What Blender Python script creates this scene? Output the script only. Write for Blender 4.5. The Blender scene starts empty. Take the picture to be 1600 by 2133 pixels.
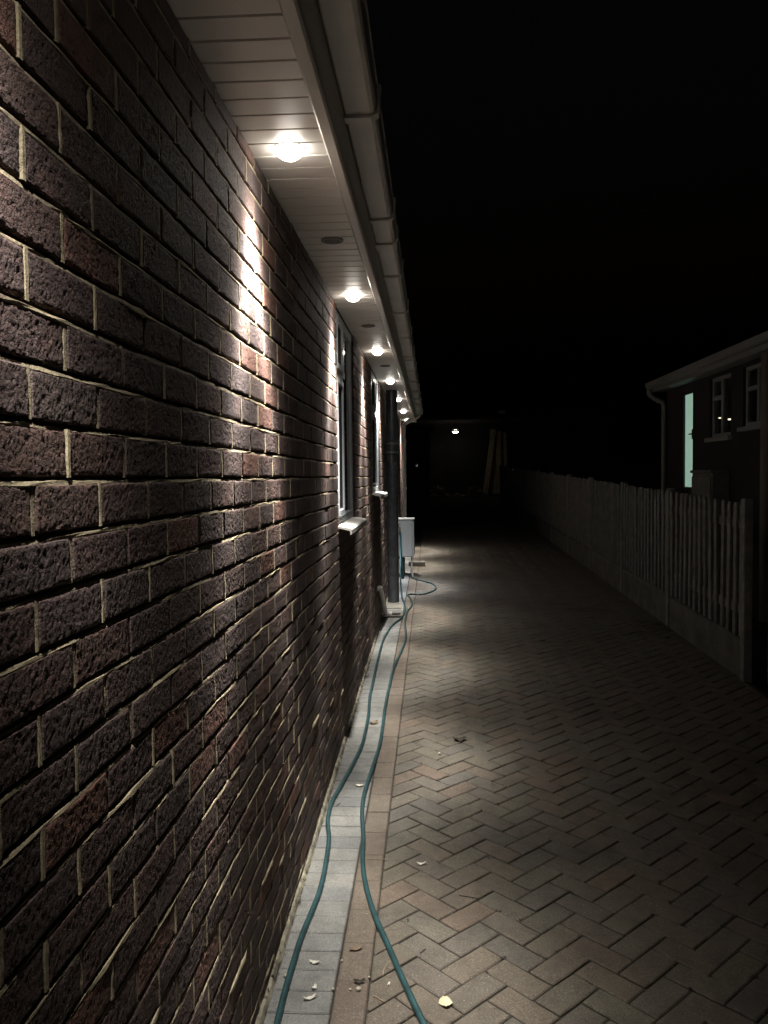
import bpy, bmesh, math, random
from mathutils import Vector, Matrix, Euler

random.seed(7)
D = bpy.data
S = bpy.context.scene
C = S.collection
PI = math.pi

# ------------------------------------------------------------------ camera, night sky, exposure
EYE = Vector((0.0, 0.0, 1.68))
FPX = 1725.0                                  # focal length in pixels of the 1600 x 2133 photograph
cam_data = D.cameras.new('camera')
cam = D.objects.new('camera', cam_data)
C.objects.link(cam)
cam_data.sensor_fit = 'VERTICAL'
cam_data.sensor_height = 24.0
cam_data.lens = 24.0 * FPX / 2133.0
cam_data.clip_start = 0.05
cam_data.clip_end = 500.0
YAW, PITCH, ROLL = math.radians(3.32), math.radians(2.44), math.radians(0.6)
ROT = Matrix.Rotation(YAW, 3, 'Z') @ Matrix.Rotation(PI / 2 - PITCH, 3, 'X') @ Matrix.Rotation(-ROLL, 3, 'Z')
cam.matrix_world = Matrix.Translation(EYE) @ ROT.to_4x4()
S.camera = cam

world = D.worlds.new('World')
S.world = world
world.use_nodes = True
wn = world.node_tree
bg = wn.nodes['Background']
sky = wn.nodes.new('ShaderNodeTexSky')
sky.sky_type = 'NISHITA'
sky.sun_disc = False
sky.sun_elevation = math.radians(-4.0)
sky.sun_rotation = math.radians(200.0)
wn.links.new(sky.outputs[0], bg.inputs['Color'])
bg.inputs['Strength'].default_value = 0.07

S.view_settings.view_transform = 'Standard'
S.view_settings.look = 'None'
S.view_settings.gamma = 1.0
S.view_settings.use_curve_mapping = False
S.view_settings.exposure = 0.0
S.render.engine = 'CYCLES'
S.cycles.use_denoising = True
S.cycles.max_bounces = 8
S.cycles.sample_clamp_indirect = 4.0

BEAM = 9.2            # strength of each downlight's beam
LENS_E = 32.0         # radiance of a lit downlight lens

# ------------------------------------------------------------------ place
SLOPE = 0.0255        # the drive climbs away from the camera
WX = -0.533           # face of the brick wall
SOF = 2.66            # underside of the soffit
HOUSE_END = 15.0
CH, BL = 0.0782, 0.2245


def gz(y):
    return SLOPE * y


def ray(u, v):
    d = Vector(((u - 800.0) / FPX, (1066.5 - v) / FPX, -1.0))
    return ROT @ d


def ground_at(u, v, lift=0.0):
    """the point of the sloping drive seen at a pixel of the photograph"""
    d = ray(u, v)
    t = (lift - EYE.z) / (d.z - SLOPE * d.y)
    return EYE + d * t


def project(p):
    q = ROT.transposed() @ (Vector(p) - EYE)
    if q.z > -0.05:
        return None
    return (800.0 + FPX * q.x / -q.z, 1066.5 - FPX * q.y / -q.z, -q.z)


# ------------------------------------------------------------------ mesh helpers
class MB:
    def __init__(self):
        self.v, self.f = [], []

    def add(self, vs, fs):
        o = len(self.v)
        self.v += [tuple(p) for p in vs]
        self.f += [tuple(i + o for i in f) for f in fs]
        return self

    def box(self, x0, x1, y0, y1, z0, z1):
        vs = [(x, y, z) for x in (x0, x1) for y in (y0, y1) for z in (z0, z1)]
        return self.add(vs, [(0, 1, 3, 2), (4, 6, 7, 5), (0, 4, 5, 1), (2, 3, 7, 6), (0, 2, 6, 4), (1, 5, 7, 3)])

    def cbox(self, x0, x1, y0, y1, z0, z1, c=0.003, m=None):
        """a box with chamfered edges"""
        c = min(c, (x1 - x0) * .45, (y1 - y0) * .45, (z1 - z0) * .45)
        bm = bmesh.new()
        bmesh.ops.create_cube(bm, size=1.0)
        for v in bm.verts:
            v.co = Vector((x0 + (v.co.x + .5) * (x1 - x0), y0 + (v.co.y + .5) * (y1 - y0), z0 + (v.co.z + .5) * (z1 - z0)))
        bmesh.ops.bevel(bm, geom=bm.edges[:], offset=c, segments=1, affect='EDGES')
        return self.bm(bm, m)

    def bm(self, bm, m=None):
        bm.verts.ensure_lookup_table()
        bm.verts.index_update()
        vs = [(m @ v.co if m is not None else v.co.copy()) for v in bm.verts]
        fs = [tuple(v.index for v in f.verts) for f in bm.faces]
        bm.free()
        return self.add(vs, fs)

    def tube(self, pts, r, n=10, caps=True):
        pts = [Vector(p) for p in pts]
        rs = r if isinstance(r, (list, tuple)) else [r] * len(pts)
        rings, up = [], None
        for i, p in enumerate(pts):
            a = pts[max(i - 1, 0)]
            b = pts[min(i + 1, len(pts) - 1)]
            t = (b - a).normalized()
            if up is None:
                up = Vector((0, 0, 1)) if abs(t.z) < .9 else Vector((1, 0, 0))
            s = t.cross(up).normalized()
            up = s.cross(t).normalized()
            rings.append([p + (s * math.cos(k * 2 * PI / n) + up * math.sin(k * 2 * PI / n)) * rs[i] for k in range(n)])
        vs = [q for ring in rings for q in ring]
        fs = []
        for i in range(len(pts) - 1):
            for k in range(n):
                k2 = (k + 1) % n
                fs.append((i * n + k, i * n + k2, (i + 1) * n + k2, (i + 1) * n + k))
        if caps:
            fs.append(tuple(range(n))[::-1])
            fs.append(tuple((len(pts) - 1) * n + k for k in range(n)))
        return self.add(vs, fs)

    def lathe(self, prof, cx, cy, n=24, m=None):
        """profile of (radius, z) turned about a vertical axis"""
        vs, fs = [], []
        for r, z in prof:
            for k in range(n):
                a = 2 * PI * k / n
                p = Vector((cx + r * math.cos(a), cy + r * math.sin(a), z))
                vs.append(m @ p if m is not None else p)
        for i in range(len(prof) - 1):
            for k in range(n):
                k2 = (k + 1) % n
                fs.append((i * n + k, i * n + k2, (i + 1) * n + k2, (i + 1) * n + k))
        fs.append(tuple(range(n))[::-1])
        fs.append(tuple((len(prof) - 1) * n + k for k in range(n)))
        return self.add(vs, fs)

    def extrude_y(self, prof, y0, y1):
        """closed (x, z) outline pushed along y"""
        n = len(prof)
        vs = [(x, y0, z) for x, z in prof] + [(x, y1, z) for x, z in prof]
        fs = [(i, (i + 1) % n, n + (i + 1) % n, n + i) for i in range(n)]
        fs += [tuple(range(n))[::-1], tuple(range(n, 2 * n))]
        return self.add(vs, fs)

    def slab(self, poly, z_top, z_bot, ch):
        """flat convex polygon (x, y) with a chamfered top edge"""
        n = len(poly)
        cx = sum(p[0] for p in poly) / n
        cy = sum(p[1] for p in poly) / n
        ins = []
        for i in range(n):
            p0, p1, p2 = Vector(poly[i - 1]), Vector(poly[i]), Vector(poly[(i + 1) % n])
            a = (p1 - p0).normalized()
            b = (p2 - p1).normalized()
            nrm = Vector((-a.y, a.x)) + Vector((-b.y, b.x))
            if nrm.length < 1e-4:
                nrm = Vector((cx - p1.x, cy - p1.y))
            ins.append(p1 + nrm.normalized() * ch * 1.3)
        vs = [(p.x, p.y, z_top) for p in ins] + [(p[0], p[1], z_top - ch) for p in poly] + [(p[0], p[1], z_bot) for p in poly]
        fs = [tuple(range(n))]
        for i in range(n):
            j = (i + 1) % n
            fs += [(n + i, n + j, j, i), (2 * n + i, 2 * n + j, n + j, n + i)]
        return self.add(vs, fs)

    def mesh(self, name, mat, smooth=False):
        me = D.meshes.new(name)
        me.from_pydata(self.v, [], self.f)
        bm = bmesh.new()
        bm.from_mesh(me)
        bmesh.ops.recalc_face_normals(bm, faces=bm.faces[:])
        bm.to_mesh(me)
        bm.free()
        if mat:
            me.materials.append(mat)
        if smooth:
            me.polygons.foreach_set('use_smooth', [True] * len(me.polygons))
            try:
                me.set_sharp_from_angle(angle=math.radians(38))
            except Exception:
                pass
        me.update()
        return me

    def build(self, name, mat, parent=None, smooth=False):
        return link(name, self.mesh(name, mat, smooth), parent)


def link(name, data, parent=None):
    o = D.objects.new(name, data)
    C.objects.link(o)
    if parent is not None:
        o.parent = parent
        o.matrix_parent_inverse = Matrix.Identity(4)
    return o


def tag(o, label=None, cat=None, group=None, kind=None):
    for k, val in (('label', label), ('category', cat), ('group', group), ('kind', kind)):
        if val:
            o[k] = val
    return o


def empty(name, loc=(0, 0, 0), label=None, cat=None, group=None, kind=None):
    o = D.objects.new(name, None)
    o.empty_display_size = 0.1
    C.objects.link(o)
    o.location = loc
    return tag(o, label, cat, group, kind)


def smooth_path(pts, per=8, wob=0.0):
    pts = [Vector(p) for p in pts]
    out = []
    pts = [pts[0]] + [p + Vector((random.uniform(-1, 1), random.uniform(-1, 1), 0)) * wob for p in pts[1:-1]] + [pts[-1]]
    for i in range(len(pts) - 1):
        p0, p1, p2, p3 = pts[max(i - 1, 0)], pts[i], pts[i + 1], pts[min(i + 2, len(pts) - 1)]
        for k in range(per):
            t = k / per
            out.append(0.5 * ((2 * p1) + (p2 - p0) * t + (2 * p0 - 5 * p1 + 4 * p2 - p3) * t * t + (3 * p1 - p0 - 3 * p2 + p3) * t ** 3))
    out.append(pts[-1])
    return out


# ------------------------------------------------------------------ materials
def nodes_of(name):
    m = D.materials.new(name)
    m.use_nodes = True
    nt = m.node_tree
    return m, nt, nt.nodes, nt.links, nt.nodes['Principled BSDF']


def N(nt, kind, **kw):
    n = nt.nodes.new(kind)
    for k, val in kw.items():
        if hasattr(n, k):
            setattr(n, k, val)
        else:
            n.inputs[k.replace('_', ' ')].default_value = val
    return n


def ramp(nt, src, stops):
    r = nt.nodes.new('ShaderNodeValToRGB')
    e = r.color_ramp.elements
    while len(e) < len(stops):
        e.new(0.5)
    for el, (p, c) in zip(e, stops):
        el.position = p
        el.color = (c[0], c[1], c[2], 1) if isinstance(c, (tuple, list)) else (c, c, c, 1)
    nt.links.new(src, r.inputs[0])
    return r.outputs[0]


def mix(nt, fac, a, b, mode='MIX'):
    m = nt.nodes.new('ShaderNodeMix')
    m.data_type = 'RGBA'
    m.blend_type = mode
    for sock, val in ((m.inputs['Factor'], fac), (m.inputs['A'], a), (m.inputs['B'], b)):
        if isinstance(val, bpy.types.NodeSocket):
            nt.links.new(val, sock)
        elif isinstance(val, (tuple, list)):
            sock.default_value = (val[0], val[1], val[2], 1)
        else:
            sock.default_value = val
    return m.outputs['Result']


def noise(nt, scale, detail=4, rough=.6, vec=None, dim='3D'):
    n = N(nt, 'ShaderNodeTexNoise', Scale=scale, Detail=detail, Roughness=rough)
    if vec is None:
        g = N(nt, 'ShaderNodeNewGeometry')
        vec = g.outputs['Position']
    nt.links.new(vec, n.inputs['Vector'])
    return n.outputs['Fac']


def plain(name, col, rough=.6, var=.25, vscale=6.0, bump=0.0, bscale=60.0, metal=0.0, spec=.5):
    m, nt, nd, lk, b = nodes_of(name)
    n = noise(nt, vscale, 6, .65)
    c = mix(nt, ramp(nt, n, [(.3, 0.0), (.7, 1.0)]), [x * (1 - var) for x in col], [min(1, x * (1 + var)) for x in col])
    lk.new(c, b.inputs['Base Color'])
    b.inputs['Roughness'].default_value = rough
    b.inputs['Metallic'].default_value = metal
    b.inputs['Specular IOR Level'].default_value = spec
    if bump:
        bn = N(nt, 'ShaderNodeBump', Strength=.8, Distance=bump)
        lk.new(noise(nt, bscale, 5, .7), bn.inputs['Height'])
        lk.new(bn.outputs[0], b.inputs['Normal'])
    return m


def glow(name, col, strength):
    m, nt, nd, lk, b = nodes_of(name)
    b.inputs['Base Color'].default_value = (*col, 1)
    b.inputs['Emission Color'].default_value = (*col, 1)
    b.inputs['Emission Strength'].default_value = strength
    return m


def brick_material(name, single):
    """rustic brick; single: random per object, else random per loose piece of the mesh"""
    m, nt, nd, lk, b = nodes_of(name)
    g = N(nt, 'ShaderNodeNewGeometry')
    rnd = N(nt, 'ShaderNodeObjectInfo').outputs['Random'] if single else g.outputs['Random Per Island']
    pos = g.outputs['Position']
    base = ramp(nt, rnd, [(0.0, (.084, .045, .043)), (.22, (.066, .047, .049)), (.42, (.100, .052, .043)),
                          (.6, (.074, .058, .056)), (.74, (.115, .058, .044)), (.86, (.058, .039, .041)), (.95, (.215, .088, .058))])
    n1 = noise(nt, 22, 5, .7, pos)
    c = mix(nt, ramp(nt, n1, [(.35, 0.0), (.72, .75)]), base, (.040, .030, .030))
    n2 = noise(nt, 9, 3, .6, pos)
    c = mix(nt, ramp(nt, n2, [(.56, 0.0), (.78, .55)]), c, (.21, .105, .075))
    pit = N(nt, 'ShaderNodeTexVoronoi', Scale=150.0, feature='F1')
    lk.new(pos, pit.inputs['Vector'])
    c = mix(nt, ramp(nt, pit.outputs['Distance'], [(.0, .0), (.45, .35)]), c, (.13, .096, .089))
    lk.new(c, b.inputs['Base Color'])
    b.inputs['Roughness'].default_value = .78
    b.inputs['Specular IOR Level'].default_value = .35
    coarse = noise(nt, 165, 3, .72, pos)
    mid = noise(nt, 62, 4, .65, pos)
    add = N(nt, 'ShaderNodeMath', operation='ADD')
    mul = N(nt, 'ShaderNodeMath', operation='MULTIPLY')
    mul.inputs[1].default_value = .8
    lk.new(mid, mul.inputs[0])
    lk.new(coarse, add.inputs[0])
    lk.new(mul.outputs[0], add.inputs[1])
    bn = N(nt, 'ShaderNodeBump', Strength=1.0, Distance=.0045 if single else .008)
    lk.new(add.outputs[0], bn.inputs['Height'])
    lk.new(bn.outputs[0], b.inputs['Normal'])
    return m


def paver_material(name, single, stops, dirt=(.035, .031, .026)):
    m, nt, nd, lk, b = nodes_of(name)
    g = N(nt, 'ShaderNodeNewGeometry')
    pos = g.outputs['Position']
    rnd = N(nt, 'ShaderNodeObjectInfo').outputs['Random'] if single else g.outputs['Random Per Island']
    c = ramp(nt, rnd, stops)
    sp = noise(nt, 170, 4, .85, pos)
    c = mix(nt, ramp(nt, sp, [(.38, .8), (.5, 0.0)]), c, [x * .45 for x in stops[0][1]])
    c = mix(nt, ramp(nt, sp, [(.57, 0.0), (.68, .7)]), c, (.36, .33, .28))
    bl = noise(nt, 13, 5, .7, pos)
    c = mix(nt, ramp(nt, bl, [(.45, 0.0), (.75, .5)]), c, dirt)
    st = noise(nt, 1.6, 6, .68, pos)
    c = mix(nt, ramp(nt, st, [(.5, 0.0), (.68, .62)]), c, dirt)
    lk.new(c, b.inputs['Base Color'])
    b.inputs['Roughness'].default_value = .72
    b.inputs['Specular IOR Level'].default_value = .4
    bn = N(nt, 'ShaderNodeBump', Strength=.8, Distance=.0016)
    lk.new(noise(nt, 260, 4, .75, pos), bn.inputs['Height'])
    lk.new(bn.outputs[0], b.inputs['Normal'])
    return m


M = {}
M['brick'] = brick_material('rustic_brick', True)
M['brick_field'] = brick_material('rustic_brick_field', False)
M['mortar'] = plain('yellow_mortar', (.33, .275, .18), .9, .45, 18, .004, 210)
M['core'] = plain('wall_core', (.10, .08, .06), .9, .2)
HB = [(0.0, (.130, .112, .088)), (.2, (.146, .118, .091)), (.4, (.122, .110, .092)), (.58, (.141, .126, .096)),
      (.74, (.124, .103, .083)), (.86, (.112, .105, .094)), (.95, (.154, .114, .087))]
M['paver'] = paver_material('herringbone_paver', True, HB)
M['paver_field'] = paver_material('herringbone_paver_field', False, HB)
M['grey_paver'] = paver_material('grey_paver', True, [(0.0, (.235, .235, .226)), (.4, (.205, .21, .205)), (.75, (.25, .246, .228)), (.95, (.19, .195, .195))], (.06, .06, .055))
M['red_paver'] = paver_material('red_paver', True, [(0.0, (.158, .128, .102)), (.4, (.148, .117, .093)), (.75, (.166, .136, .106)), (.95, (.138, .108, .088))], (.05, .04, .032))
M['sand'] = plain('joint_sand', (.032, .027, .020), .95, .5, 40, .002, 300)
M['earth'] = plain('earth', (.05, .045, .035), .95, .3, 3, .01, 30)
M['fillet'] = plain('mortar_fillet', (.21, .19, .145), .9, .6, 22, .004, 120)
M['moss'] = plain('moss', (.06, .075, .025), .95, .5, 60)
M['white_board'] = plain('soffit_white', (.86, .83, .79), .42, .03, 3)
M['fascia'] = plain('fascia_white', (.70, .68, .64), .3, .03, 3)
M['gutter'] = plain('gutter_white', (.82, .79, .75), .35, .08, 5)
M['frame'] = plain('window_frame', (.52, .56, .60), .32, .03, 3)
M['sill'] = plain('sill_white', (.72, .70, .66), .4, .08, 9)
M['rubber'] = plain('gasket', (.012, .012, .013), .6, .1)
M['roof'] = plain('roof_tile', (.07, .055, .05), .85, .3, 6, .004, 40)
M['iron'] = plain('black_pipe', (.060, .065, .073), .30, .5, 14, .0015, 70)
M['white_pipe'] = plain('white_pipe', (.62, .61, .58), .4, .12, 12)
M['box'] = plain('box_white', (.66, .68, .69), .45, .06, 5)
M['hose'] = plain('hose_green', (.018, .056, .062), .45, .45, 18, .0008, 160)
M['brass'] = plain('brass', (.38, .27, .10), .4, .2, 20, metal=1.0)
M['dark_plastic'] = plain('dark_plastic', (.03, .03, .032), .5, .2)
M['vent'] = plain('vent_brown', (.16, .135, .11), .55, .15)
M['trim'] = plain('lamp_trim', (.75, .74, .72), .3, .05)
M['lens'] = glow('lit_lens', (1.0, .93, .82), LENS_E)
M['wood'] = plain('weathered_wood', (.20, .195, .185), .85, .35, 12, .002, 60)
M['concrete'] = plain('concrete', (.19, .18, .16), .9, .3, 7, .003, 60)
M['board_concrete'] = plain('dirty_concrete', (.115, .11, .10), .9, .45, 4, .003, 60)
M['gate_wood'] = plain('gate_wood', (.12, .10, .085), .85, .3, 12, .002, 60)
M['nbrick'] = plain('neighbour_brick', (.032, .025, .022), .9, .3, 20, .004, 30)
M['nwhite'] = plain('neighbour_white', (.30, .30, .29), .5, .1)
M['shed'] = plain('shed_wood', (.045, .04, .034), .9, .3, 10, .003, 40)
M['timber'] = plain('pale_timber', (.46, .37, .26), .8, .3, 8, .002, 50)
M['rubble'] = plain('rubble', (.42, .35, .25), .9, .4, 12, .006, 30)
M['render'] = plain('dark_render', (.028, .027, .026), .9, .2)
M['leaf_pale'] = plain('leaf_pale', (.58, .50, .33), .7, .15, 60)
M['leaf_brown'] = plain('leaf_brown', (.17, .12, .075), .75, .4, 70)
M['leaf_dark'] = plain('leaf_dark', (.03, .024, .017), .8, .3, 70)
M['white_scrap'] = plain('white_scrap', (.62, .60, .52), .8, .15, 60)
M['twig'] = plain('twig', (.30, .235, .16), .8, .3, 60)
M['stone'] = plain('stone', (.42, .38, .30), .8, .3, 50)
M['grate'] = plain('grate', (.05, .05, .052), .5, .3, 20, metal=.6)


def glass(name, tint, alpha, rough):
    m, nt, nd, lk, b = nodes_of(name)
    b.inputs['Base Color'].default_value = (*tint, 1)
    b.inputs['Roughness'].default_value = rough
    b.inputs['Specular IOR Level'].default_value = .7
    b.inputs['Alpha'].default_value = alpha
    return m


M['dark_glass'] = glass('dark_glass', (.012, .014, .016), .9, .03)
M['frosted'] = plain('frosted_glass', (.34, .44, .47), .3, .06, 20, .0012, 220)
M['clear_glass'] = glass('clear_glass', (.01, .01, .01), .18, .02)
M['room'] = plain('dark_room', (.03, .03, .03), .9, .1)

# ------------------------------------------------------------------ the ground
g = MB()
g.add([(-60, -30, gz(-30) - .09), (60, -30, gz(-30) - .09), (60, 140, gz(140) - .09), (-60, 140, gz(140) - .09)], [(0, 1, 2, 3)])
tag(g.build('ground', M['earth']), 'dark bare ground around the drive and houses', kind='structure')

TILT = math.atan(SLOPE)
FX = 2.27                    # face of the fence's concrete boards
DRIVE_END = 35.4
drive = empty('driveway', (0, 0, 0), 'block paved driveway in brown herringbone pavers climbing beside the bungalow', kind='structure')
drive.rotation_euler = (TILT, 0, 0)
bed = MB()
bed.add([(WX - .05, -2, -.0065), (FX + .04, -2, -.0065), (FX + .04, DRIVE_END, -.0065), (WX - .05, DRIVE_END, -.0065)], [(0, 1, 2, 3)])
bed.build('sand_bed', M['sand'], drive)


def clip_left(poly, xmin):
    out = []
    for i in range(len(poly)):
        a, b = poly[i], poly[(i + 1) % len(poly)]
        if a[0] >= xmin:
            out.append(a)
        if (a[0] >= xmin) != (b[0] >= xmin):
            t = (xmin - a[0]) / (b[0] - a[0])
            out.append((xmin, a[1] + t * (b[1] - a[1])))
    return out


def clip_right(poly, xmax):
    return [(-x, y) for x, y in clip_left([(-x, y) for x, y in poly][::-1], -xmax)][::-1]


X_GREY0, X_GREY1, X_RED1 = WX + .016, -.318, -.211
cell, jt = .1015, .0028
cs = math.sqrt(.5)
full, cut = [], []
for i in range(-20, 260):
    for j in range(-260, 260):
        k = (i + j) % 4
        if k not in (0, 2):
            continue
        w, h = (2, 1) if k == 0 else (1, 2)
        rect = [(i * cell + jt, j * cell + jt), ((i + w) * cell - jt, j * cell + jt), ((i + w) * cell - jt, (j + h) * cell - jt), (i * cell + jt, (j + h) * cell - jt)]
        # turn 45 degrees: the bands of parallel pavers run up the drive
        poly = [(cs * (x + y) - .13, cs * (y - x) + 16.0) for x, y in rect]
        cx = sum(p[0] for p in poly) / 4
        cy = sum(p[1] for p in poly) / 4
        if cy < -.8 or cy > DRIVE_END - .1 or cx < X_RED1 - .12 or cx > FX + .12:
            continue
        if min(p[0] for p in poly) > X_RED1 + .003 and max(p[0] for p in poly) < FX - .002:
            full.append((cx, cy, k, poly))
        else:
            q = clip_right(clip_left(poly, X_RED1 + .003), FX - .002)
            if len(q) >= 3:
                ar = abs(sum(q[n][0] * q[(n + 1) % len(q)][1] - q[(n + 1) % len(q)][0] * q[n][1] for n in range(len(q)))) / 2
                if ar > .0006:
                    cut.append(q)


def seen_area(x, y, z):
    p = project((x, y, z))
    if p is None or not (-40 < p[0] < 1640 and -40 < p[1] < 2173):
        return 0.0
    return 1.0 / p[2] ** 2


full.sort(key=lambda t: -seen_area(t[0], t[1], gz(t[1])) * 1.0 / max(t[1], .3))
pv = []
for n in range(8):
    mb = MB()
    L, W = cell * 2 - 2 * jt, cell - 2 * jt
    r = random.Random(n)
    j = lambda: r.uniform(-.0012, .0012)
    edge = [(-L / 2 + .004, -W / 2), (-L / 5, -W / 2), (L / 5, -W / 2), (L / 2 - .004, -W / 2), (L / 2, -W / 2 + .004), (L / 2, W / 2 - .004), (L / 2 - .004, W / 2), (L / 5, W / 2), (-L / 5, W / 2), (-L / 2 + .004, W / 2), (-L / 2, W / 2 - .004), (-L / 2, -W / 2 + .004)]
    mb.slab([(x + j(), y + j()) for x, y in edge], 0, -.03, .0036)
    pv.append(mb.mesh('paver', M['paver']))
for cx, cy, k, poly in full[:300]:
    o = link('paver', random.choice(pv), drive)
    o.location = (cx, cy, random.uniform(-.0022, .0022))
    o.rotation_euler = (random.uniform(-.013, .013), random.uniform(-.013, .013), (-PI / 4 if k == 0 else PI / 4) + random.uniform(-.006, .006))
fld = MB()
for cx, cy, k, poly in full[300:]:
    fld.slab(poly, random.uniform(-.0016, .0016), -.03, .0032)
for q in cut:
    fld.slab(q, random.uniform(-.0016, .0016), -.03, .003)
tag(fld.build('paver_field', M['paver_field'], drive), kind='stuff')

# the edging along the wall: grey soldier course, then one row of red stretchers
edging = empty('edging_strip', (0, 0, 0), 'grey and red paver border along the foot of the brick wall', kind='structure')
edging.rotation_euler = (TILT, 0, 0)
gm, rm = [], []
for n in range(3):
    r = random.Random(40 + n)
    j = lambda: r.uniform(-.0015, .0015)
    L, W = X_GREY1 - X_GREY0 - .006, .1008
    mb = MB().slab([(-L / 2, -W / 2 + j()), (0, -W / 2 + j()), (L / 2 + j(), -W / 2), (L / 2 + j(), W / 2), (0, W / 2 + j()), (-L / 2, W / 2 + j())], 0, -.03, .004)
    gm.append(mb.mesh('grey_paver', M['grey_paver']))
    L, W = X_RED1 - X_GREY1 - .005, .207
    mb = MB().slab([(-L / 2, -W / 2 + j()), (L / 2 + j(), -W / 2), (L / 2 + j(), 0), (L / 2 + j(), W / 2), (-L / 2, W / 2 + j()), (-L / 2 + j(), 0)], 0, -.03, .004)
    rm.append(mb.mesh('red_paver', M['red_paver']))
y = 1.0
while y < HOUSE_END + .2:
    o = link('grey_paver', random.choice(gm), edging)
    o.location = ((X_GREY0 + X_GREY1) / 2, y, random.uniform(-.001, .001))
    o.rotation_euler = (random.uniform(-.006, .006), random.uniform(-.005, .005), random.uniform(-.006, .006))
    y += .1053
y = 1.0
while y < HOUSE_END + .2:
    o = link('red_paver', random.choice(rm), edging)
    o.location = ((X_GREY1 + X_RED1) / 2, y, random.uniform(-.001, .001))
    o.rotation_euler = (random.uniform(-.005, .005), random.uniform(-.006, .006), random.uniform(-.004, .004))
    y += .2103
# ragged mortar fillet between the wall and the edging
mb = MB()
vs, fs = [], []
y = .5
k = 0
while y < HOUSE_END:
    wv = .017 + random.uniform(-.006, .010)
    hv = .012 + random.uniform(-.006, .012)
    vs += [(WX - .012, y, hv), (WX + wv * .5, y, .003 + hv * .25), (WX + wv, y, -.012)]
    if k:
        b0 = 3 * (k - 1)
        fs += [(b0, b0 + 1, b0 + 4, b0 + 3), (b0 + 1, b0 + 2, b0 + 5, b0 + 4)]
    k += 1
    y += random.uniform(.02, .045)
mb.add(vs, fs)
mb.build('mortar_fillet', M['fillet'], edging)
# moss in that joint
mb = MB()
for n in range(420):
    yy = random.uniform(1.6, 12)
    if math.sin(yy * 5.1) + math.sin(yy * 2.3 + 1) + random.uniform(-.8, .8) < .4:
        continue
    x = WX + random.uniform(.0, .028)
    r = random.uniform(.002, .0065)
    for q in range(3):
        a = random.uniform(0, 2 * PI)
        t = Vector((x + random.uniform(-r, r), yy + random.uniform(-r, r), gz(yy) + random.uniform(.002, .012)))
        mb.add([t, t + Vector((math.cos(a) * r, math.sin(a) * r, r * .5)), t + Vector((-math.sin(a) * r, math.cos(a) * r, r * 1.2))], [(0, 1, 2)])
tag(mb.build('moss', M['moss']), 'green moss in the joint at the foot of the brick wall', 'moss', kind='stuff')

# ------------------------------------------------------------------ the bungalow
house = empty('brick_bungalow', (WX, 7.5, gz(7.5)), 'long dark rustic brick bungalow wall with white soffit and gutter', 'house')
HL = Vector(house.location)


def hpart(mb, name, mat, parent=None, smooth=False):
    """a part given in world coordinates"""
    o = mb.build(name, mat, parent or house, smooth)
    if parent is None:
        o.location = -HL
    return o


Z0 = 1.675 - CH * 23            # a bed joint, below ground
WIN = [(4.72, 5.74, 1.405), (7.42, 8.52, 1.535)]   # y0, y1, sill height; both run up to the soffit
W_START = -1.2
bricks = []
mort = MB()
RB = random.Random(3)
course = 0
while True:
    zb = Z0 + course * CH
    if zb > SOF + .02:
        break
    zt = zb + CH
    if zt > SOF:
        zt = SOF
    # what is left of this course between the windows
    spans, start = [], W_START
    for y0, y1, sz in WIN:
        if zt - .02 > sz:
            spans.append((start, y0))
            start = y1
    spans.append((start, HOUSE_END))
    off = (1.08 + (0 if (course - 22) % 2 == 0 else BL / 2)) % BL
    for a, b in spans:
        # bricks
        n0 = math.floor((a - off) / BL)
        yy = off + n0 * BL
        while yy < b:
            s, e = max(yy, a), min(yy + BL, b)
            if e - s > .03 and gz(s) < zt:
                bricks.append((s + (.005 if s > a else 0), e - (.005 if e < b else 0), zb + .0095, zt, e - s > BL - .002 and zt - zb > CH - .001))
                if s > a:
                    pj, pw, rec = [], .0095, RB.uniform(-.0022, .0014)
                    for q in range(5):
                        zz = zb + .0085 + (zt - zb - .0075) * q / 4
                        rx = rec + RB.uniform(-.0006, .0006)
                        pj += [(WX - .0042, s - pw, zz), (WX + rx, s - .0043 + RB.uniform(-.0012, .0012), zz), (WX + rx - .0002, s + .0043 + RB.uniform(-.0012, .0012), zz), (WX - .0042, s + pw, zz)]
                    mort.add(pj, [(4 * q + t, 4 * q + t + 1, 4 * q + t + 5, 4 * q + t + 4) for q in range(4) for t in range(3)])
            yy += BL
        # mortar: struck back from the top arris of the course below
        steps = max(2, int((b - a) / .045))
        vs, fs = [], []
        lump = 0
        for t in range(steps + 1):
            y = a + (b - a) * t / steps
            if lump <= 0 and RB.random() < (.014 if course < 11 else .006):
                lump = RB.randint(2, 5)
            lump -= 1
            ex = (.0048 if course < 11 else .0016) if lump > 0 else 0
            eh = .003 if lump > 0 else 0
            vs += [(WX - .0036, y, zb - .0070 - RB.uniform(0, .002)),
                   (WX - .0010 + .0014 * math.sin(y * 9 + course * 2.1) + RB.uniform(-.0012, .0012) + ex, y, zb - .0004 - RB.uniform(0, .0022) - eh * .6),
                   (WX - .0016 + .0014 * math.sin(y * 9 + course * 2.1) + RB.uniform(-.0014, .0012) + ex, y, zb + .0030 + RB.uniform(-.001, .0015) + eh * .4),
                   (WX - .0125 + RB.uniform(-.002, .003) + ex * 1.2, y, zb + .0085),
                   (WX - .015, y, zb + .0105),
                   (WX - .0075, y, zb + .0115),
                   (WX - .0075, y, zt - .001)]
            if t:
                p = 7 * (t - 1)
                for q in range(6):
                    fs.append((p + q, p + q + 1, p + 7 + q + 1, p + 7 + q))
        mort.add(vs, fs)
    course += 1
hpart(mort, 'mortar', M['mortar'])


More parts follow.
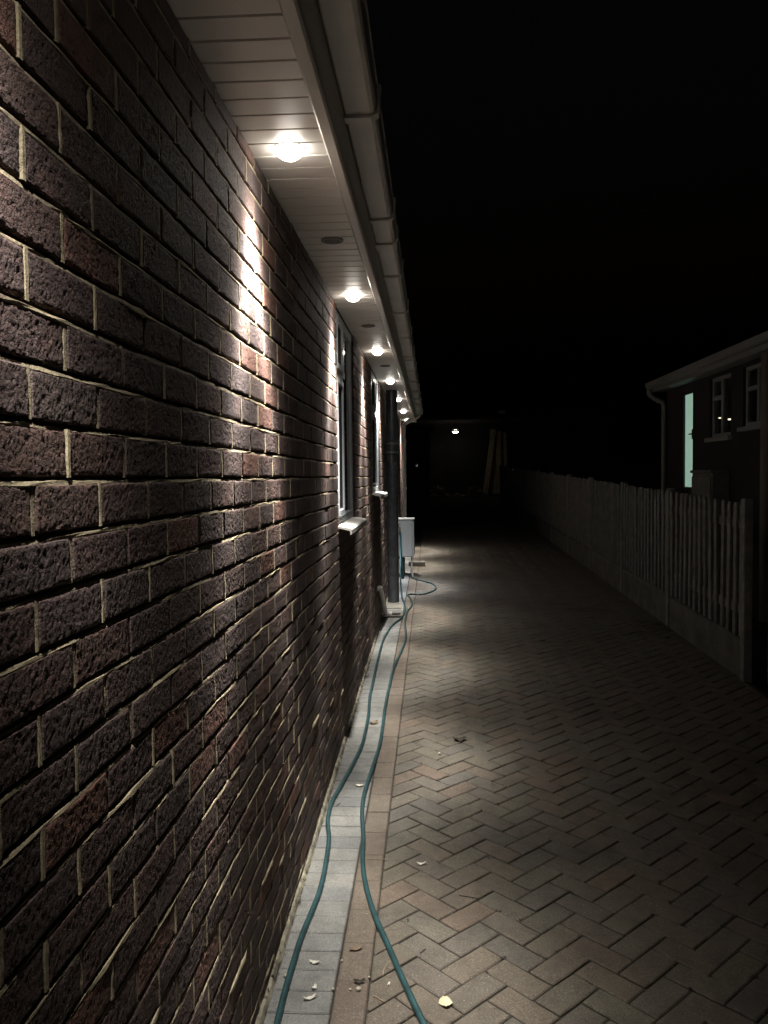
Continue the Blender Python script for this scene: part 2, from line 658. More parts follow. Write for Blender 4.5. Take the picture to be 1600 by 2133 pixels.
def brick_mb(L, H, seed, depth=.1):
    """front at local x = 0, centred in y and z, ragged arrises"""
    r = random.Random(seed)
    out = []
    ny = 5 if L > .15 else 3
    edge = [(-L / 2 + L * t / (ny - 1), -H / 2) for t in range(ny)] + [(L / 2, 0)] + [(L / 2 - L * t / (ny - 1), H / 2) for t in range(ny)] + [(-L / 2, 0)]
    n = len(edge)
    front, ring = [], []
    for y, z in edge:
        ins = r.uniform(.0022, .0046)
        sy = 1 if y > 0 else -1
        sz = 1 if z > 0 else -1
        jy, jz = r.uniform(-.001, .001), r.uniform(-.001, .001)
        cy = y - sy * ins if abs(abs(y) - L / 2) < 1e-6 else y
        cz = z - sz * ins if abs(abs(z) - H / 2) < 1e-6 else z
        front.append((r.uniform(-.0003, .0003), cy, cz))
        ring.append((-r.uniform(.0020, .0044), y + jy * (abs(abs(y) - L / 2) < 1e-6), z + jz * (abs(abs(z) - H / 2) < 1e-6)))
    back = [(-depth, y, z) for y, z in edge]
    vs = front + ring + back + [(r.uniform(0.0, .0004), r.uniform(-.03, .03), r.uniform(-.01, .01))]
    fs = []
    for i in range(n):
        j = (i + 1) % n
        fs += [(i, j, 3 * n), (n + i, n + j, j, i), (2 * n + i, 2 * n + j, n + j, n + i)]
    return vs, fs


from mathutils import noise as mnoise


def rough_brick(L, H, seed, depth=.1, ny=60, nz=19):
    """the same brick with its split, pitted face as real relief"""
    r = random.Random(seed)
    o = Vector((seed * 7.3, seed * 3.1, seed * 1.7))
    vs, fs = [], []
    for a in range(ny + 1):
        for b in range(nz + 1):
            y, z = (a / ny - .5) * L, (b / nz - .5) * H
            p = Vector((0, y, z))
            h = .0005 * mnoise.noise(p * 60 + o) + .0011 * mnoise.noise(p * 200 + o) + .0008 * mnoise.noise(p * 390 + o)
            v = mnoise.noise(p * 150 + o * 2)
            if v > .30:
                h -= (v - .30) * .0045
            e = min(L / 2 - abs(y), H / 2 - abs(z))
            rag = .0048 + .0022 * mnoise.noise(p * 60 - o)
            if e < rag:
                h = h * .5 - .0048 * (1 - e / rag) ** 1.6
            wob = .0011 if (a in (0, ny) or b in (0, nz)) else 0
            vs.append((h, y + wob * mnoise.noise(p * 90 + o * 3), z + wob * mnoise.noise(p * 90 - o * 3)))
    k = nz + 1
    for a in range(ny):
        for b in range(nz):
            fs.append((a * k + b, (a + 1) * k + b, (a + 1) * k + b + 1, a * k + b + 1))
    rim = [a * k for a in range(ny + 1)] + [ny * k + b for b in range(1, nz + 1)] + [a * k + nz for a in range(ny - 1, -1, -1)] + [b for b in range(nz - 1, 0, -1)]
    n0 = len(vs)
    for i in rim:
        vs.append((-depth, vs[i][1], vs[i][2]))
    m = len(rim)
    for i in range(m):
        j = (i + 1) % m
        fs.append((rim[i], n0 + i, n0 + j, rim[j]))
    return vs, fs


variants = []
for sd in range(12):
    vs, fs = rough_brick(BL - .010, CH - .0095, sd)
    variants.append(MB().add(vs, fs).mesh('brick', M['brick'], sd % 12 >= 0))


def brick_seen(b):
    y, z = (b[0] + b[1]) / 2, (b[2] + b[3]) / 2
    p = project((WX, y, z))
    if p is None or y < .5 or z < gz(y) or not (-60 < p[0] < 1600 and -60 < p[1] < 2190):
        return 0.0
    return (-WX) / p[2] ** 3


bricks.sort(key=lambda b: -brick_seen(b) * (1 if b[4] else 0))
for b in bricks[:300]:
    o = link('brick', RB.choice(variants), house)
    o.location = Vector((WX + RB.uniform(-.0008, .0014), (b[0] + b[1]) / 2, (b[2] + b[3]) / 2 + RB.uniform(-.001, .001))) - HL
    o.rotation_euler = (RB.uniform(-.006, .006) + (PI if RB.random() < .5 else 0), RB.uniform(-.012, .012), RB.uniform(-.005, .005))
fld = MB()
for idx, b in enumerate(bricks[300:]):
    vs, fs = brick_mb(b[1] - b[0], b[3] - b[2], idx + 100)
    dx, cy, cz = WX + RB.uniform(-.001, .0022), (b[0] + b[1]) / 2, (b[2] + b[3]) / 2
    tw = RB.uniform(-.007, .007)
    fld.add([(x + dx + tw * y, y + cy, z + cz) for x, y, z in vs], fs)
tag(hpart(fld, 'brickwork', M['brick_field']), kind='stuff')

# inner leaf behind the bricks, open at the windows
core = MB()
ys = [W_START, WIN[0][0], WIN[0][1], WIN[1][0], WIN[1][1], HOUSE_END]
for n in range(5):
    top = SOF + .5 if n % 2 == 0 else WIN[n // 2][2] - .06
    core.box(-.9, WX - .098, ys[n], ys[n + 1], -.6, top)
core.box(-6.0, -5.9, W_START, HOUSE_END, -.6, SOF + .5)
core.box(-6.0, WX - .05, HOUSE_END - .001, HOUSE_END + .1, -.6, SOF + .1)
core.box(-6.0, -.9, W_START - .1, W_START, -.6, SOF + .5)
hpart(core, 'wall_core', M['core'])

# roof slab over it all
rf = MB()
rf.extrude_y([(-.22, SOF + .24), (-.22, SOF + .27), (-6.4, SOF + 2.4), (-6.4, SOF + 2.36)], W_START - .1, HOUSE_END + .12)
hpart(rf, 'roof', M['roof'])

# soffit: grooved boards across, J-trim and fascia
SX0, SX1 = WX - .008, -.303
BW = .0958
board = MB()
prof = [(0, 0), (BW - .0105, 0), (BW - .0085, .0016), (BW - .0080, .006), (BW - .0015, .006), (BW, .0016), (BW, .009), (0, .009)]
n = len(prof)
vs = [(x, yy, zz) for x in (SX0, SX1) for yy, zz in prof]
board.add(vs, [(i, (i + 1) % n, n + (i + 1) % n, n + i) for i in range(n)] + [tuple(range(n)), tuple(range(n, 2 * n))])
bmesh_board = board.mesh('soffit_board', M['white_board'])
y = W_START
off = (1.783 - BW + .004) % BW
y = off + math.floor((W_START - off) / BW) * BW
while y < HOUSE_END + .05:
    o = link('soffit_board', bmesh_board, house)
    o.location = Vector((0, y, SOF + random.uniform(0, .0006))) - HL
    y += BW
fa = MB()
# fascia board with a rounded foot returning under the soffit edge
fa.extrude_y([(-.307, SOF - .004), (-.301, SOF - .011), (-.273, SOF - .012), (-.267, SOF - .006), (-.265, SOF + .002), (-.265, SOF + .235), (-.281, SOF + .235), (-.281, SOF + .012), (-.307, SOF + .012)], W_START, HOUSE_END + .06)
hpart(fa, 'fascia', M['fascia'], smooth=False)
GB = SOF + .148
gu = MB()
outl = [(-.262, GB + .082), (-.262, GB + .006), (-.256, GB), (-.182, GB), (-.170, GB + .006), (-.164, GB + .018), (-.160, GB + .078), (-.156, GB + .084), (-.162, GB + .088),
        (-.166, GB + .080), (-.169, GB + .020), (-.184, GB + .005), (-.254, GB + .005), (-.258, GB + .082)]
gu.extrude_y(outl, W_START, HOUSE_END + .08)
gut = hpart(gu, 'gutter', M['gutter'])
def strap(y, w, t):
    mb = MB()
    o1 = [(-.2645, GB + .06), (-.2645, GB - .001 - t), (-.180, GB - .001 - t), (-.168 + t, GB + .004), (-.162 + t, GB + .016), (-.158 + t, GB + .088), (-.166, GB + .091),
          (-.1575, GB + .084), (-.1622, GB + .017), (-.1715, GB + .0045), (-.182, GB - .001), (-.2635, GB - .001)]
    mb.extrude_y(o1, y - w / 2, y + w / 2)
    return mb
for n in range(13):
    b = strap(2.64 + 1.04 * n, .042, .011).build('gutter_bracket', M['gutter'], gut)
for yy in (.4, 4.10, 8.12, 12.15):
    strap(yy, .095, .008).build('gutter_union', M['gutter'], gut)
ec = MB()
ec.box(-.266, -.152, HOUSE_END + .08, HOUSE_END + .092, GB - .008, GB + .092)
ec.build('gutter_stop_end', M['gutter'], gut)


def window(y0, y1, zs, mull, frosted):
    """PVC window: a side light with a fanlight, and a fixed light"""
    fx0, fx1 = WX - .075, WX - .013
    top = SOF - .002
    w = empty('window', (0, 0, 0))
    w.parent = house
    w.location = -HL
    fr = MB()
    T = .052
    fr.cbox(fx0, fx1, y0 + .002, y0 + T, zs, top, .006)
    fr.cbox(fx0, fx1, y1 - T, y1 - .002, zs, top, .006)
    fr.cbox(fx0, fx1, y0 + T, y1 - T, zs, zs + T, .006)
    fr.cbox(fx0, fx1, y0 + T, y1 - T, top - T, top, .006)
    fr.cbox(fx0, fx1, mull - .03, mull + .03, zs + T, top - T, .006)
    tz = 2.285
    fr.cbox(fx0, fx1, y0 + T, mull - .03, tz - .03, tz + .03, .006)
    fr.build('window_frame', M['frame'], w)
    def sash(a, b, c, d, nm):
        s = MB()
        q = .046
        x0, x1 = fx1 - .03, fx1 + .011
        s.cbox(x0, x1, a, a + q, c, d, .007)
        s.cbox(x0, x1, b - q, b, c, d, .007)
        s.cbox(x0, x1, a + q, b - q, c, c + q, .007)
        s.cbox(x0, x1, a + q, b - q, d - q, d, .007)
        s.build('sash', M['frame'], w)
        gk = MB()
        for u0, u1, v0, v1 in ((a + q, a + q + .008, c + q, d - q), (b - q - .008, b - q, c + q, d - q), (a + q + .008, b - q - .008, c + q, c + q + .008), (a + q + .008, b - q - .008, d - q - .008, d - q)):
            gk.box(x0 + .004, x1 - .010, u0, u1, v0, v1)
        gk.build('gasket', M['rubber'], w)
        pane(a + q + .008, b - q - .008, c + q + .008, d - q - .008)
    def pane(a, b, c, d):
        p = MB().box(fx1 - .024, fx1 - .018, a, b, c, d)
        p.build('pane', M['frosted'] if frosted else M['dark_glass'], w)
    sash(y0 + .040, mull - .020, tz + .020, top - .040, 'fanlight')
    sash(y0 + .040, mull - .020, zs + .040, tz - .020, 'casement')
    pane(mull + .03, y1 - T, zs + T, top - T)
    rm_ = MB().box(fx0 - .8, fx0 - .79, y0 - .2, y1 + .2, zs - .2, top + .2)
    rm_.box(fx0 - .8, fx0 - .02, y0 - .21, y0 - .2, zs - .2, top + .2)
    rm_.box(fx0 - .8, fx0 - .02, y1 + .2, y1 + .21, zs - .2, top + .2)
    rm_.build('room_lining', M['room'], w)
    si = MB()
    x_out = WX + .078
    si.extrude_y([(fx0, zs - .001), (fx1, zs - .001), (fx1 + .01, zs - .004), (x_out - .008, zs - .016), (x_out, zs - .024), (x_out, zs - .050), (x_out - .008, zs - .054), (x_out - .010, zs - .030), (WX, zs - .016), (fx0, zs - .013)], y0 - .045, y1 + .045)
    si.build('sill', M['sill'], w)
    return w
w1 = window(4.72, 5.74, 1.405, 5.12, False)
w1['label'] = 'dark glazed window with fanlight, first along the brick wall'
w2 = window(7.42, 8.52, 1.535, 8.06, True)
w2['label'] = 'frosted pale window beside the black soil pipe'

# ------------------------------------------------------------------ downlights and round vents in the soffit
LX = -.415
where = ['unseen lit soffit downlight above and just behind the viewer, washing the near bricks',
         'largest and nearest glaring soffit downlight, above the brightest streak on the wall',
         'second glaring soffit downlight, just before the first window',
         'third glaring soffit downlight, between the two windows',
         'fourth glaring soffit downlight, right above the top of the black pipe',
         'fifth glaring soffit downlight, first beyond the black pipe',
         'sixth glaring soffit downlight, small and just above the gutter elbow',
         'farthest soffit downlight, at the end of the eaves by the downpipe']
ly = [.70, 2.49, 4.49, 6.48, 8.50, 10.48, 12.42, 14.40]
ring_me = MB().lathe([(.0470, .001), (.0470, -.0012), (.0450, -.0022), (.0415, -.0022), (.0405, .001)], 0, 0, 28).mesh('trim_ring', M['trim'], True)
# the lamp's photometric curve: a tight beam with a softer skirt and little spill
angles = [2.5 * i for i in range(37)]
cand = [1000 * ((.22 + .78 * min(max((a - 5.0) / 13.0, 0), 1) ** 1.5) / (1 + math.exp((a - 21.0) / 2.7)) + .045 * math.exp(-(a / 36.0) ** 2) + .03 * math.exp(-((a - 29.0) / 8.0) ** 2)) for a in angles]
flood = [340 * ((.08 + .92 * min(max((a - 10.0) / 18.0, 0), 1) ** 1.5) / (1 + math.exp((a - 30.0) / 5.0)) + .04 * math.exp(-(a / 40.0) ** 2)) for a in angles]
beam_text, flood_text = D.texts.new('downlight_beam'), D.texts.new('downlight_flood')
for text, curve in ((beam_text, cand), (flood_text, flood)):
    text.write('IESNA:LM-63-1995\nTILT=NONE\n1 1000 1 %d 1 1 2 0 0 0\n1 1 1\n%s\n0\n%s\n' % (len(angles), ' '.join('%.1f' % a for a in angles), ' '.join('%.3f' % c for c in curve)))
lens_prof = [(.041, -.002)]
for a in range(1, 8):
    t = a / 7 * PI / 2 * .98
    lens_prof.append((.041 * math.cos(t), -.002 - .034 * math.sin(t)))
lens_me = MB().lathe(lens_prof, 0, 0, 24).mesh('lens', M['lens'], True)
for n, yy in enumerate(ly):
    d = empty('downlight', (LX, yy, SOF), where[n], 'downlight', 'round downlights along the white soffit')
    link('trim_ring', ring_me, d)
    link('lens', lens_me, d)
    ld = D.lights.new('beam', 'POINT')
    ld.energy = 1.0
    ld.color = (1.0, .955, .87) if n != 5 else (.95, .97, 1.0)
    ld.shadow_soft_size = .020
    ld.use_nodes = True
    lt = ld.node_tree
    ies = lt.nodes.new('ShaderNodeTexIES')
    ies.mode = 'INTERNAL'
    ies.ies = flood_text if n == 0 else beam_text
    ies.inputs['Strength'].default_value = BEAM
    lt.links.new(ies.outputs['Fac'], lt.nodes['Emission'].inputs['Strength'])
    lo = D.objects.new('beam', ld)
    C.objects.link(lo)
    lo.parent = d
    lo.location = (0, 0, -.062)
    lo.rotation_euler = (0, math.radians(6.5), 0)
vwhere = ['nearest unlit round soffit disc, between the first two downlights', 'second unlit round soffit disc, between the second and third downlights',
          'third unlit round soffit disc, between the third and fourth downlights']
for n, yy in enumerate([3.45, 5.40, 7.35]):
    v = empty('soffit_vent', (LX + .012, yy, SOF), vwhere[n], 'vent', 'unlit round discs along the white soffit')
    MB().lathe([(.046, .001), (.046, -.005), (.041, -.007), (.034, -.006), (.033, -.002)], 0, 0, 24).build('vent_rim', M['vent'], v, True)
    mb = MB()
    for q in range(-3, 4):
        hw = math.sqrt(.032 ** 2 - (q * .0085) ** 2)
        mb.box(-hw, hw, q * .0085 - .0025, q * .0085 + .0025, -.0055, -.0025)
    mb.build('vent_bars', M['dark_plastic'], v)

# ------------------------------------------------------------------ black soil pipe on the wall
PY = 9.47
px_, py_ = -.450, PY
base = gz(PY)
pipe = empty('soil_pipe', (px_, py_, base), 'tall black cast iron soil pipe from the paving to the soffit', 'pipe')
MB().lathe([(.066, -.05), (.066, 1.72)], 0, 0, 24).build('lower_pipe', M['iron'], pipe, True)
MB().lathe([(.064, 1.70), (.064, SOF - base)], 0, 0, 24).build('upper_pipe', M['iron'], pipe, True)
MB().lathe([(.066, 1.60), (.076, 1.615), (.080, 1.66), (.080, 1.84), (.066, 1.85)], 0, 0, 28).build('socket_collar', M['iron'], pipe, True)
M['highlight_iron'] = plain('highlight_iron', (.20, .21, .22), .35, .3, 30, metal=.3)  # lighter iron paints in the highlights along the collar rims
for zz in (1.70, 1.80):
    MB().lathe([(.078, zz), (.092, zz + .003), (.093, zz + .020), (.078, zz + .024)], 0, 0, 28).build('collar_ring', M['highlight_iron'], pipe, True)
for zz in (1.76, .55):
    MB().cbox(WX - px_ - .004, -.05, -.014, .014, zz - .022, zz + .022, .003).build('wall_bracket', M['iron'], pipe)

# ------------------------------------------------------------------ rainwater downpipe at the far end of the eaves
DY = 14.15
dp = empty('downpipe', (-.470, DY, gz(DY)), 'white downpipe with slanting neck under the far end of the gutter', 'downpipe')
o3 = Vector((-.470, DY, gz(DY)))
path = smooth_path([(-.205, DY, GB - .005), (-.205, DY, GB - .07), (-.235, DY, GB - .115), (-.40, DY, GB - .20), (-.455, DY, GB - .235), (-.470, DY, GB - .30)], 5)
MB().tube([p - o3 for p in path], .036, 12).build('swan_neck', M['gutter'], dp, True)
MB().tube([(0, 0, GB - .28 - o3.z), (0, 0, .02)], .036, 14).build('pipe', M['gutter'], dp, True)
for zz in (1.9, 1.1, .4):
    MB().lathe([(.040, zz), (.042, zz + .004), (.042, zz + .03), (.040, zz + .034)], 0, 0, 14).build('pipe_clip', M['gutter'], dp, True)
MB().cbox(-.302 - o3.x, -.158 - o3.x, -.055, .055, GB - .055 - o3.z, GB - .009 - o3.z, .006).build('outlet', M['gutter'], dp)

# ------------------------------------------------------------------ meter box with its conduits
my = 11.45
mbx = empty('meter_box', (WX, my, gz(my)), 'white wall box with a flat door above the coiled hose', 'meter box')
mb = MB().cbox(.002, .262, 0, .42, .27, .785, .012)
mb.build('cabinet', M['box'], mbx)
MB().cbox(.262, .281, .008, .412, .278, .777, .006).build('door', M['box'], mbx)
MB().cbox(-.004, .285, -.006, .426, .786, .797, .004).build('lid', M['box'], mbx)
MB().tube([(.245, .05, .28), (.247, .02, .12), (.262, -.01, -.03)], .011, 8).build('conduit', M['white_pipe'], mbx, True)
MB().cbox(.095, .150, .04, .11, .02, .269, .004).build('cable_cover', M['dark_plastic'], mbx)

# ------------------------------------------------------------------ tap, hoses
TAP = Vector((-.455, 11.20, .985))
tap = empty('garden_tap', TAP, 'small dark outside tap on the wall beside the white box', 'tap')
MB().tube([(WX - TAP.x - .004, 0, .02), (.0, 0, .02), (.018, 0, .005), (.02, 0, -.045)], .011, 8).build('spout', M['brass'], tap, True)
MB().cbox(-.03, .03, -.006, .006, .045, .057, .004).build('tap_handle', M['dark_plastic'], tap)
MB().tube([(-.0, 0, .02), (0, 0, .05)], .007, 8).build('spindle', M['brass'], tap)
HR = .0100


def gp(u, v):
    return ground_at(u, v, HR * .9)


z7 = lambda x, y: gp(500 + x / 2.5, 1280 + y / 2.5)
z4 = lambda x, y: gp(680 + x / 5.614, 960 + y / 5.614)
A = [(160, 2300), (195, 2133), (236, 1950), (283, 1800), (322, 1670), (372, 1545), (418, 1430), (448, 1300), (461, 1170), (458, 1070), (476, 980), (528, 890), (588, 785), (630, 690), (652, 610), (670, 520), (676, 430), (690, 360), (705, 290), (726, 200), (748, 130), (790, 60)]
pa = [z7(*p) for p in A] + [z4(870, 1840), z4(922, 1740), z4(915, 1660), z4(885, 1590)]
pa += [Vector((-.405, 10.55, gz(10.55) + .02)), Vector((-.425, 10.95, gz(10.95) + .16)), Vector((-.43, 11.15, gz(11.15) + .40)), Vector((TAP.x + .02, TAP.y, TAP.z - .05))]
hose1 = empty('garden_hose', pa[0], 'dark green garden hose lying on the grey pavers, nearer the brick wall', 'hose', 'two garden hoses along the wall')
MB().tube([p - pa[0] for p in smooth_path(pa, 7, .0022)], HR, 12).build('hose_tube', M['hose'], hose1, True)
B = [(1045, 2300), (958, 2133), (900, 2010), (832, 1860), (770, 1720), (703, 1570), (657, 1420), (642, 1290), (641, 1150), (637, 1040), (645, 955), (666, 870), (700, 770), (726, 680), (745, 580), (757, 480), (780, 360), (806, 270), (840, 190), (863, 130)]
pb = [z7(*p) for p in B] + [z4(925, 1990), z4(922, 1880), z4(950, 1760), z4(1000, 1690), z4(985, 1610), z4(950, 1570), z4(1010, 1556), z4(1100, 1562), z4(1200, 1540), z4(1280, 1495), z4(1255, 1445), z4(1180, 1418), z4(1050, 1384), z4(960, 1340), z4(915, 1310)]
pb += [Vector((-.40, 11.25, gz(11.25) + .05)), Vector((-.415, 11.17, gz(11.1) + .3)), Vector((TAP.x + .035, TAP.y - .02, TAP.z - .12)), Vector((TAP.x + .03, TAP.y - .012, TAP.z - .06))]
hose2 = empty('garden_hose', pb[0], 'dark green garden hose on the red border, looping out past the black pipe', 'hose', 'two garden hoses along the wall')
MB().tube([p - pb[0] for p in smooth_path(pb, 7, .0022)], HR, 12).build('hose_tube', M['hose'], hose2, True)
MB().tube([(TAP.x + .02 - pb[0].x, TAP.y - pb[0].y, TAP.z - .045 - pb[0].z), (TAP.x + .02 - pb[0].x, TAP.y - pb[0].y, TAP.z - .10 - pb[0].z)], .016, 10).build('connector', M['dark_plastic'], hose2, True)

# ------------------------------------------------------------------ waste pipe and gully by the soil pipe
wp = empty('waste_pipe', (WX, 8.2, gz(8.2)), 'short white waste pipe slanting down the wall to a gully', 'pipe')
o3 = Vector(wp.location)
pth = [Vector(p) - o3 for p in ((WX - .06, 7.98, .60), (WX + .01, 7.98, .598), (WX + .028, 8.02, .575), (WX + .045, 8.50, .27))]
MB().tube(smooth_path(pth, 5), .024, 12).build('pipe', M['white_pipe'], wp, True)
pth = [Vector(p) - o3 for p in ((WX + .044, 8.48, .285), (WX + .046, 8.53, .255), (WX + .075, 8.56, .248), (WX + .105, 8.57, .246))]
MB().tube(smooth_path(pth, 5), .029, 12).build('elbow', M['white_pipe'], wp, True)
gl = empty('drain_gully', (-.40, 8.62, gz(8.62)), 'small concrete drain gully with dark grate below the white waste pipe', 'drain')
mb = MB()
mb.cbox(-.09, .09, -.10, -.07, -.01, .022, .004).cbox(-.09, .09, .07, .10, -.01, .022, .004).cbox(-.09, -.06, -.07, .07, -.01, .022, .004).cbox(.06, .09, -.07, .07, -.01, .022, .004)
mb.build('surround', M['concrete'], gl)
mb = MB()
for q in range(6):
    mb.box(-.058, .058, -.065 + q * .024, -.053 + q * .024, .004, .013)
mb.build('grate', M['grate'], gl)
sl = MB().cbox(-.525, -.345, 9.02, 9.40, gz(9.2) - .03, gz(9.2) + .006, .004)
tag(sl.build('concrete_pad', M['concrete']), 'pale concrete pad at the foot of the black pipe', 'slab')
bk = empty('loose_block', (-.235, 12.55, gz(12.55)), 'loose pale concrete block lying on the drive past the white box', 'block')
MB().cbox(-.125, .125, -.06, .06, .0, .068, .006).build('block', M['concrete'], bk)

# ------------------------------------------------------------------ picket fence on concrete boards
FZ = .30
fence = empty('picket_fence', (FX, 10, gz(10)), 'weathered wooden picket fence on a low concrete base along the drive', 'fence')
fo = Vector(fence.location)
posts = [6.17 + 1.955 * n for n in range(12)]
pm = []
for n in range(4):
    r = random.Random(70 + n)
    mb = MB()
    w, hh = .060, 1.0
    mb.cbox(0, .018, -w / 2, w / 2, 0, hh - .02, .003)
    bm = bmesh.new()
    mb2 = MB()
    j = [r.uniform(-.002, .002) for _ in range(8)]
    vs = []
    for zz, ww in ((0, w / 2), (hh * .33, w / 2), (hh * .66, w / 2), (hh - .03, w / 2), (hh, w * .26)):
        for x in (0, .018):
            for s in (-1, 1):
                vs.append((x + r.uniform(-.001, .001) + j[1] * zz, s * ww + r.uniform(-.0015, .0015) + j[0] * zz * 2, zz))
    fs = []
    for q in range(4):
        a = q * 4
        fs += [(a, a + 1, a + 5, a + 4), (a + 2, a + 6, a + 7, a + 3), (a, a + 4, a + 6, a + 2), (a + 1, a + 3, a + 7, a + 5)]
    fs += [(0, 2, 3, 1), (16, 17, 19, 18)]
    bm.free()
    pm.append(mb2.add(vs, fs).mesh('picket', M['wood']))
post_me = MB().cbox(-.01, .055, -.036, .036, -.1, 1.335, .006).mesh('post', M['wood'])
board_gap = .012
for n, yp in enumerate(posts):
    o = link('post', post_me, fence)
    o.location = Vector((FX + .0, yp, gz(yp))) - fo
    o.rotation_euler = (random.uniform(-.01, .01), random.uniform(-.008, .008), 0)
    if n + 1 == len(posts):
        break
    a, b = yp + .05, posts[n + 1] - .05
    gb = MB()
    vs = []
    for yy in (a, b):
        for x, z in ((FX + .005, -.06), (FX + .005, FZ - .022), (FX + .012, FZ - .012), (FX + .055, FZ - .012), (FX + .055, -.06)):
            vs.append(Vector((x, yy, gz(yy) + z)) - fo)
    gb.add(vs, [(q, (q + 1) % 5, 5 + (q + 1) % 5, 5 + q) for q in range(5)] + [(0, 1, 2, 3, 4), (5, 6, 7, 8, 9)])
    gb.build('gravel_board', M['board_concrete'], fence)
    for zz in (.46, 1.10):
        rl = MB()
        vs = []
        for yy in (a, b):
            for x, z in ((FX + .030, zz), (FX + .030, zz + .07), (FX + .065, zz + .07), (FX + .065, zz)):
                vs.append(Vector((x, yy, gz(yy) + z)) - fo)
        rl.add(vs, [(q, (q + 1) % 4, 4 + (q + 1) % 4, 4 + q) for q in range(4)] + [(0, 1, 2, 3), (4, 5, 6, 7)])
        rl.build('rail', M['wood'], fence)
    npk = 14
    for q in range(npk):
        yy = a + .04 + (b - a - .08) * q / (npk - 1)
        o = link('picket', random.choice(pm), fence)
        o.location = Vector((FX + .011, yy, gz(yy) + FZ + random.uniform(-.006, .008))) - fo
        o.rotation_euler = (random.uniform(-.012, .012), random.uniform(-.006, .006), 0)

gate = empty('board_gate', (FX + .12, 5.6, gz(5.6)), 'low dark board gate at the near end of the picket fence', 'gate')
for q in range(9):
    h = .98 + random.uniform(-.01, .01)
    MB().cbox(-.01, .012, .36 - q * .112 - .048, .36 - q * .112 + .048, .03, h, .003).build('gate_board', M['gate_wood'], gate)
for zz in (.2, .75):
    MB().cbox(.012, .045, -.6, .42, zz, zz + .09, .003).build('gate_rail', M['gate_wood'], gate)

# ------------------------------------------------------------------ the neighbour's house
NX = 3.4
NF = .80
nh = empty('neighbour_house', (NX, 8.5, gz(8.5)), 'dark neighbouring bungalow beyond the fence with one lit glass door', 'house')
no = Vector(nh.location)


def npart(mb, name, mat, parent=None, smooth=False):
    mb.v = [tuple(Vector(p) - no) for p in mb.v]
    return mb.build(name, mat, parent or nh, smooth)


ND0, ND1, NDT = 11.04, 11.56, 2.78
NW = [(9.66, 10.38, 2.11, 2.83), (8.58, 9.30, 2.18, 2.83)]
wl = MB()
NE, NS = 12.25, 4.0
yb = [NS, NW[1][0], NW[1][1], NW[0][0], NW[0][1], ND0, ND1, NE]
for n in range(7):
    a, b = yb[n], yb[n + 1]
    if n in (1, 3):
        w = NW[1] if n == 1 else NW[0]
        wl.box(NX, NX + .10, a, b, -.3, w[2])
        wl.box(NX, NX + .10, a, b, w[3], 2.868)
    elif n == 5:
        wl.box(NX, NX + .10, a, b, -.3, NF)
        wl.box(NX, NX + .10, a, b, NDT, 2.868)
    else:
        wl.box(NX, NX + .10, a, b, -.3, 2.868)
wl.box(NX + .25, 9, NE - .2, NE, -.3, 2.868)
wl.box(NX + .25, 9, NS, NS + .2, -.3, 2.868)
wl.box(NX + 1.6, NX + 1.7, NS + .2, NE - .2, -.3, 2.868)
wl.box(NX + .25, 9, NS + .2, NE - .2, 2.84, 2.868)
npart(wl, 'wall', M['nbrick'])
rf = MB()
ez = 2.885
rf.extrude_y([(NX - .17, ez), (NX - .17, ez + .16), (NX + 2.8, ez + 1.28), (NX + 5.9, ez + .16), (NX + 5.9, ez), (NX + .0, ez - .012)], NS - .3, NE + .10)
npart(rf, 'roof', M['roof'])
npart(MB().cbox(NX - .190, NX - .172, NS - .3, NE + .10, ez - .02, ez + .12, .003), 'fascia', M['nwhite'])
npart(MB().cbox(NX - .169, NX - .003, NS - .3, NE + .10, ez - .016, ez - .002, .002), 'soffit', M['nwhite'])
mb = MB()
mb.extrude_y([(NX - .193, ez + .11), (NX - .193, ez + .05), (NX - .21, ez + .03), (NX - .255, ez + .03), (NX - .275, ez + .05), (NX - .28, ez + .11), (NX - .27, ez + .11), (NX - .255, ez + .04), (NX - .21, ez + .04), (NX - .2, ez + .11)], NS - .3, NE + .10)
npart(mb, 'gutter', M['nwhite'])
mb = MB().tube(smooth_path([(NX - .235, NE + .03, ez + .03), (NX - .235, NE + .03, ez - .05), (NX - .15, NE - .0, ez - .13), (NX - .06, NE - .03, ez - .18), (NX - .045, NE - .03, ez - .28)], 4) + [Vector((NX - .045, NE - .03, .25))], .034, 10)
npart(mb, 'downpipe', M['nwhite'], smooth=True)
npart(MB().tube([(NX - .09, 8.42, ez - .02), (NX - .09, 8.42, .2)], .058, 14), 'soil_pipe', M['vent'], smooth=True)
for (a, b, c, d) in NW:
    w = empty('window', (0, 0, 0))
    w.parent = nh
    T = .045
    mid = (a + b) / 2 + .02
    fr = MB()
    x0, x1 = NX + .03, NX + .09
    fr.cbox(x0, x1, a, a + T, c, d, .004).cbox(x0, x1, b - T, b, c, d, .004).cbox(x0, x1, a + T, b - T, c, c + T, .004).cbox(x0, x1, a + T, b - T, d - T, d, .004)
    fr.cbox(x0, x1, mid - .03, mid + .03, c + T, d - T, .004)
    fr.cbox(x0, x1, mid + .03, b - T, d - .27, d - .22, .004)
    npart(fr, 'window_frame', M['nwhite'], w)
    for (p, q, r_, s_) in ((a + T, mid - .03, c + T, d - T), (mid + .03, b - T, c + T, d - .27), (mid + .03, b - T, d - .22, d - T)):
        npart(MB().box(NX + .055, NX + .061, p, q, r_, s_), 'pane', M['clear_glass'], w)
    npart(MB().cbox(NX - .05, NX + .03, a - .04, b + .04, c - .05, c - .002, .005), 'sill', M['nwhite'], w)
door = empty('door', (0, 0, 0))
door.parent = nh
door['label'] = 'glass door lit pale green from inside'
fr = MB()
